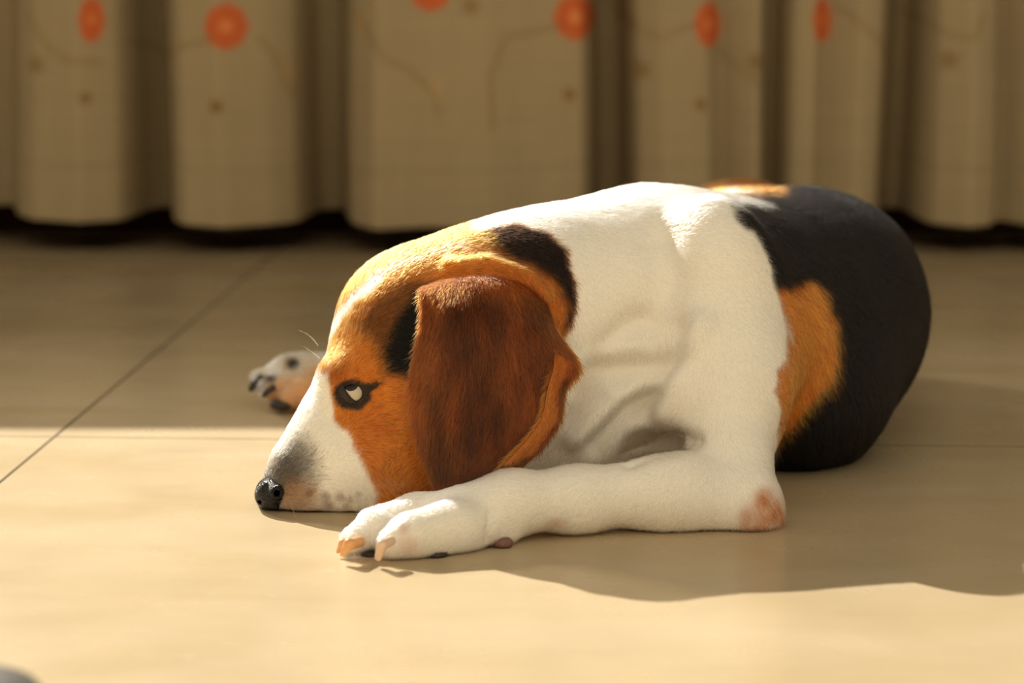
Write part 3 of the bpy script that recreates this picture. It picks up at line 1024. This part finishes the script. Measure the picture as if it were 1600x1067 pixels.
# dark lip edge
fl_ = Field(P(480, 800, -.12) - np.array([.04, .03, .03]), P(480, 800, -.12) + np.array([.04, .03, .03]), .0008)
for a, b2 in (((424, 799, -.110, 3), (440, 803, -.118, 3.5)), ((440, 803, -.118, 3.5), (500, 806, -.124, 3)), ((500, 806, -.124, 3), (560, 806, -.128, 2.5))):
    fl_.cone(P(*a[:3]), P(*b2[:3]), R(a[3], a[2]), R(b2[3], b2[2]), .002)
fl_.ell(P(429, 802, -.112), (.0022, .0022, .0016), .001)
fl_.floor(.0004)
lv, lf = fl_.mesh(); lv = relax(lv, lf, 1)
m_lip = simple_mat('dark_lip_skin', tuple(srgb(30, 22, 20)), .4)
make_mesh('lip', lv, lf, m_lip, dog)

# ------------------------------------------------------------------ eye
import bmesh
def uv_sphere(name, c, r, mat, parent, seg=48):
    bm = bmesh.new()
    bmesh.ops.create_uvsphere(bm, u_segments=seg, v_segments=seg // 2, radius=r)
    me = bpy.data.meshes.new(name); bm.to_mesh(me); bm.free()
    for q in me.polygons: q.use_smooth = True
    o = bpy.data.objects.new(name, me); COL.objects.link(o)
    me.materials.append(mat)
    return o
EYC = P(555, 613, -.111); EYR = .0078
me_, nt, b = new_mat('dog_eye')
tc = nd(nt, 'ShaderNodeTexCoord')
# iris looks to the left and up; distance from the gaze axis colours pupil, iris, white
gz = Vector((-.22, -.66, .66)).normalized()
vm = nd(nt, 'ShaderNodeVectorMath', operation='NORMALIZE'); nt.links.new(tc.outputs['Object'], vm.inputs[0])
dt = nd(nt, 'ShaderNodeVectorMath', operation='DOT_PRODUCT'); dt.inputs[1].default_value = gz
nt.links.new(vm.outputs[0], dt.inputs[0])
rp = nd(nt, 'ShaderNodeValToRGB')
el = rp.color_ramp.elements
el[0].position = 0.0; el[0].color = (*srgb(196, 182, 158), 1)
el[1].position = .868; el[1].color = (*srgb(190, 174, 148), 1)
for ps, cc in ((.882, (16, 9, 7)), (.90, (46, 24, 12)), (.955, (34, 17, 8)), (.968, (5, 4, 4))):
    q = el.new(ps); q.color = (*srgb(*cc), 1)
nt.links.new(dt.outputs['Value'], rp.inputs['Fac'])
nt.links.new(rp.outputs['Color'], b.inputs['Base Color'])
b.inputs['Roughness'].default_value = .08
b.inputs['Specular IOR Level'].default_value = .25
eye = uv_sphere('eye', EYC, EYR, me_, dog)
eye.parent = dog; eye.location = Vector(EYC) - Vector(dog.location)
# eyelids: a dark almond ring around the ball
ring = []
LID = [(539, 604), (542, 598), (549, 597), (558, 600), (566, 604), (572, 608), (570, 616), (565, 623), (558, 627), (550, 623), (544, 616), (540, 610)]
lidw = []
for (a, c_) in LID:
    # nearest point of the ray on the eyeball surface, slightly proud
    y_ = EYC[1]
    for _ in range(6):
        q = P(a, c_, y_)
        r2 = EYR ** 2 * 1.02 - (q[0] - EYC[0]) ** 2 - (q[2] - EYC[2]) ** 2
        y_ = EYC[1] - math.sqrt(max(r2, 0))
    lidw.append(P(a, c_, y_))
lidw = np.array(lidw)
m_ = len(lidw); nseg = 72
s_ = np.linspace(0, m_, nseg, endpoint=False); i_ = s_.astype(int); t_ = (s_ - i_)[:, None]
g_ = lambda k: lidw[(i_ + k) % m_]
LP = .5 * ((2 * g_(0)) + (-g_(-1) + g_(1)) * t_ + (2 * g_(-1) - 5 * g_(0) + 4 * g_(1) - g_(2)) * t_ ** 2 + (-g_(-1) + 3 * g_(0) - 3 * g_(1) + g_(2)) * t_ ** 3)
cen = LP.mean(0)
tan_ = np.roll(LP, -1, 0) - np.roll(LP, 1, 0); tan_ /= np.linalg.norm(tan_, axis=1, keepdims=True)
outw = LP - cen; outw[:, 1] = 0; outw /= np.linalg.norm(outw, axis=1, keepdims=True)
nrm = np.array([[0, -1.0, 0]])
prof = [(.0000, -.0012), (-.0003, .0002), (.0003, .0009), (.0010, .0010), (.0022, .0006), (.0034, -.0004), (.0046, -.0018), (.0058, -.006)]
LV = np.stack([LP + outw * a + nrm * c_ for a, c_ in prof], 1).reshape(-1, 3)
k_ = len(prof)
LF = []
for i in range(nseg):
    for j in range(k_ - 1):
        i2 = (i + 1) % nseg
        LF.append([i * k_ + j, i2 * k_ + j, i2 * k_ + j + 1, i * k_ + j + 1])
m_lid = simple_mat('dark_eyelid_skin', tuple(srgb(24, 18, 15)), .5, .3, noise=(tuple(srgb(50, 40, 32)), 300), bump=.4, bscale=900)
lid = make_mesh('eyelid', LV, LF, m_lid, dog)
md = lid.modifiers.new('thickness', 'SOLIDIFY'); md.thickness = .0006

# ------------------------------------------------------------------ claws and pads
def claw(pts, rad, mat):
    pw = [P(*q) for q in pts]
    lo = np.min(pw, 0) - .008; hi = np.max(pw, 0) + .008
    fc = Field(lo, hi, .0005)
    for i in range(len(pw) - 1):
        fc.cone(pw[i], pw[i + 1], rad[i] * .00031, rad[i + 1] * .00031, .0008)
    fc.floor(.0003)
    v_, f_ = fc.mesh(); v_ = relax(v_, f_, 1)
    return make_mesh('claw', v_, f_, mat, dog)
m_claw = simple_mat('amber_claw', tuple(srgb(206, 140, 80)), .35, noise=(tuple(srgb(226, 176, 120)), 200))
m_claw2 = simple_mat('pale_pink_claw', tuple(srgb(214, 182, 156)), .35)
m_dclaw = simple_mat('dark_claw', tuple(srgb(40, 34, 30)), .35)
claw([(562, 846, -.222), (546, 850, -.230), (535, 866, -.231)], (9, 9.5, 4.5), m_claw)
claw([(550, 845, -.210), (536, 849, -.216), (528, 862, -.218)], (7.5, 7.5, 3.5), m_claw)
claw([(611, 845, -.232), (597, 851, -.238), (591, 871, -.237)], (8, 8.5, 6), m_claw2)
claw([(406, 592, .19), (398, 600, .188), (392, 608, .188)], (10, 9, 6), m_dclaw)
claw([(426, 606, .165), (417, 612, .162), (412, 618, .162)], (8, 7, 5), m_dclaw)
def pad(c, r, mat):
    lo = P(*c) - max(r) * 1.6; hi = P(*c) + max(r) * 1.6
    fc = Field(lo, hi, .0008)
    fc.ell(P(*c), r, .001); fc.floor(.0003)
    v_, f_ = fc.mesh(); v_ = relax(v_, f_, 1)
    return make_mesh('paw_pad', v_, f_, mat, dog)
m_pad = simple_mat('dark_paw_pad', tuple(srgb(44, 32, 28)), .55, bump=.5, bscale=1200)
m_pad2 = simple_mat('mauve_wrist_pad', tuple(srgb(112, 78, 66)), .5, bump=.4, bscale=1200)
pad((680, 864, -.214), (.007, .007, .0035), m_pad)
pad((576, 866, -.214), (.0045, .005, .0025), m_pad)
pad((785, 848, -.196), (.0055, .005, .0036), m_pad2)
pad((440, 632, .166), (.008, .007, .004), m_pad)

# ------------------------------------------------------------------ something grey and rounded, very near, at the lower left corner
prof_ = [(0, .047), (.020, .0465), (.032, .043), (.038, .036), (.040, .026), (.040, .010), (.037, .002), (.033, 0), (0, 0)]
sv, sf = [], []
for r_, z_ in prof_:
    for j in range(40):
        an = j * 2 * math.pi / 40
        sv.append((r_ * math.cos(an), r_ * math.sin(an), z_ * 1.17))
for i in range(len(prof_) - 1):
    for j in range(40):
        sf.append([i * 40 + j, i * 40 + (j + 1) % 40, (i + 1) * 40 + (j + 1) % 40, (i + 1) * 40 + j][::-1])
q_ = P(-90, 1075, -.60)
foot = make_mesh('rubber_foot', np.array(sv) + np.array([q_[0], -.60, 0]), sf, simple_mat('grey_rubber', tuple(srgb(96, 92, 84)), .6))
tag(foot, 'blurred grey rounded foot cut off by the lower left corner, on sunlit tiles', 'furniture foot')
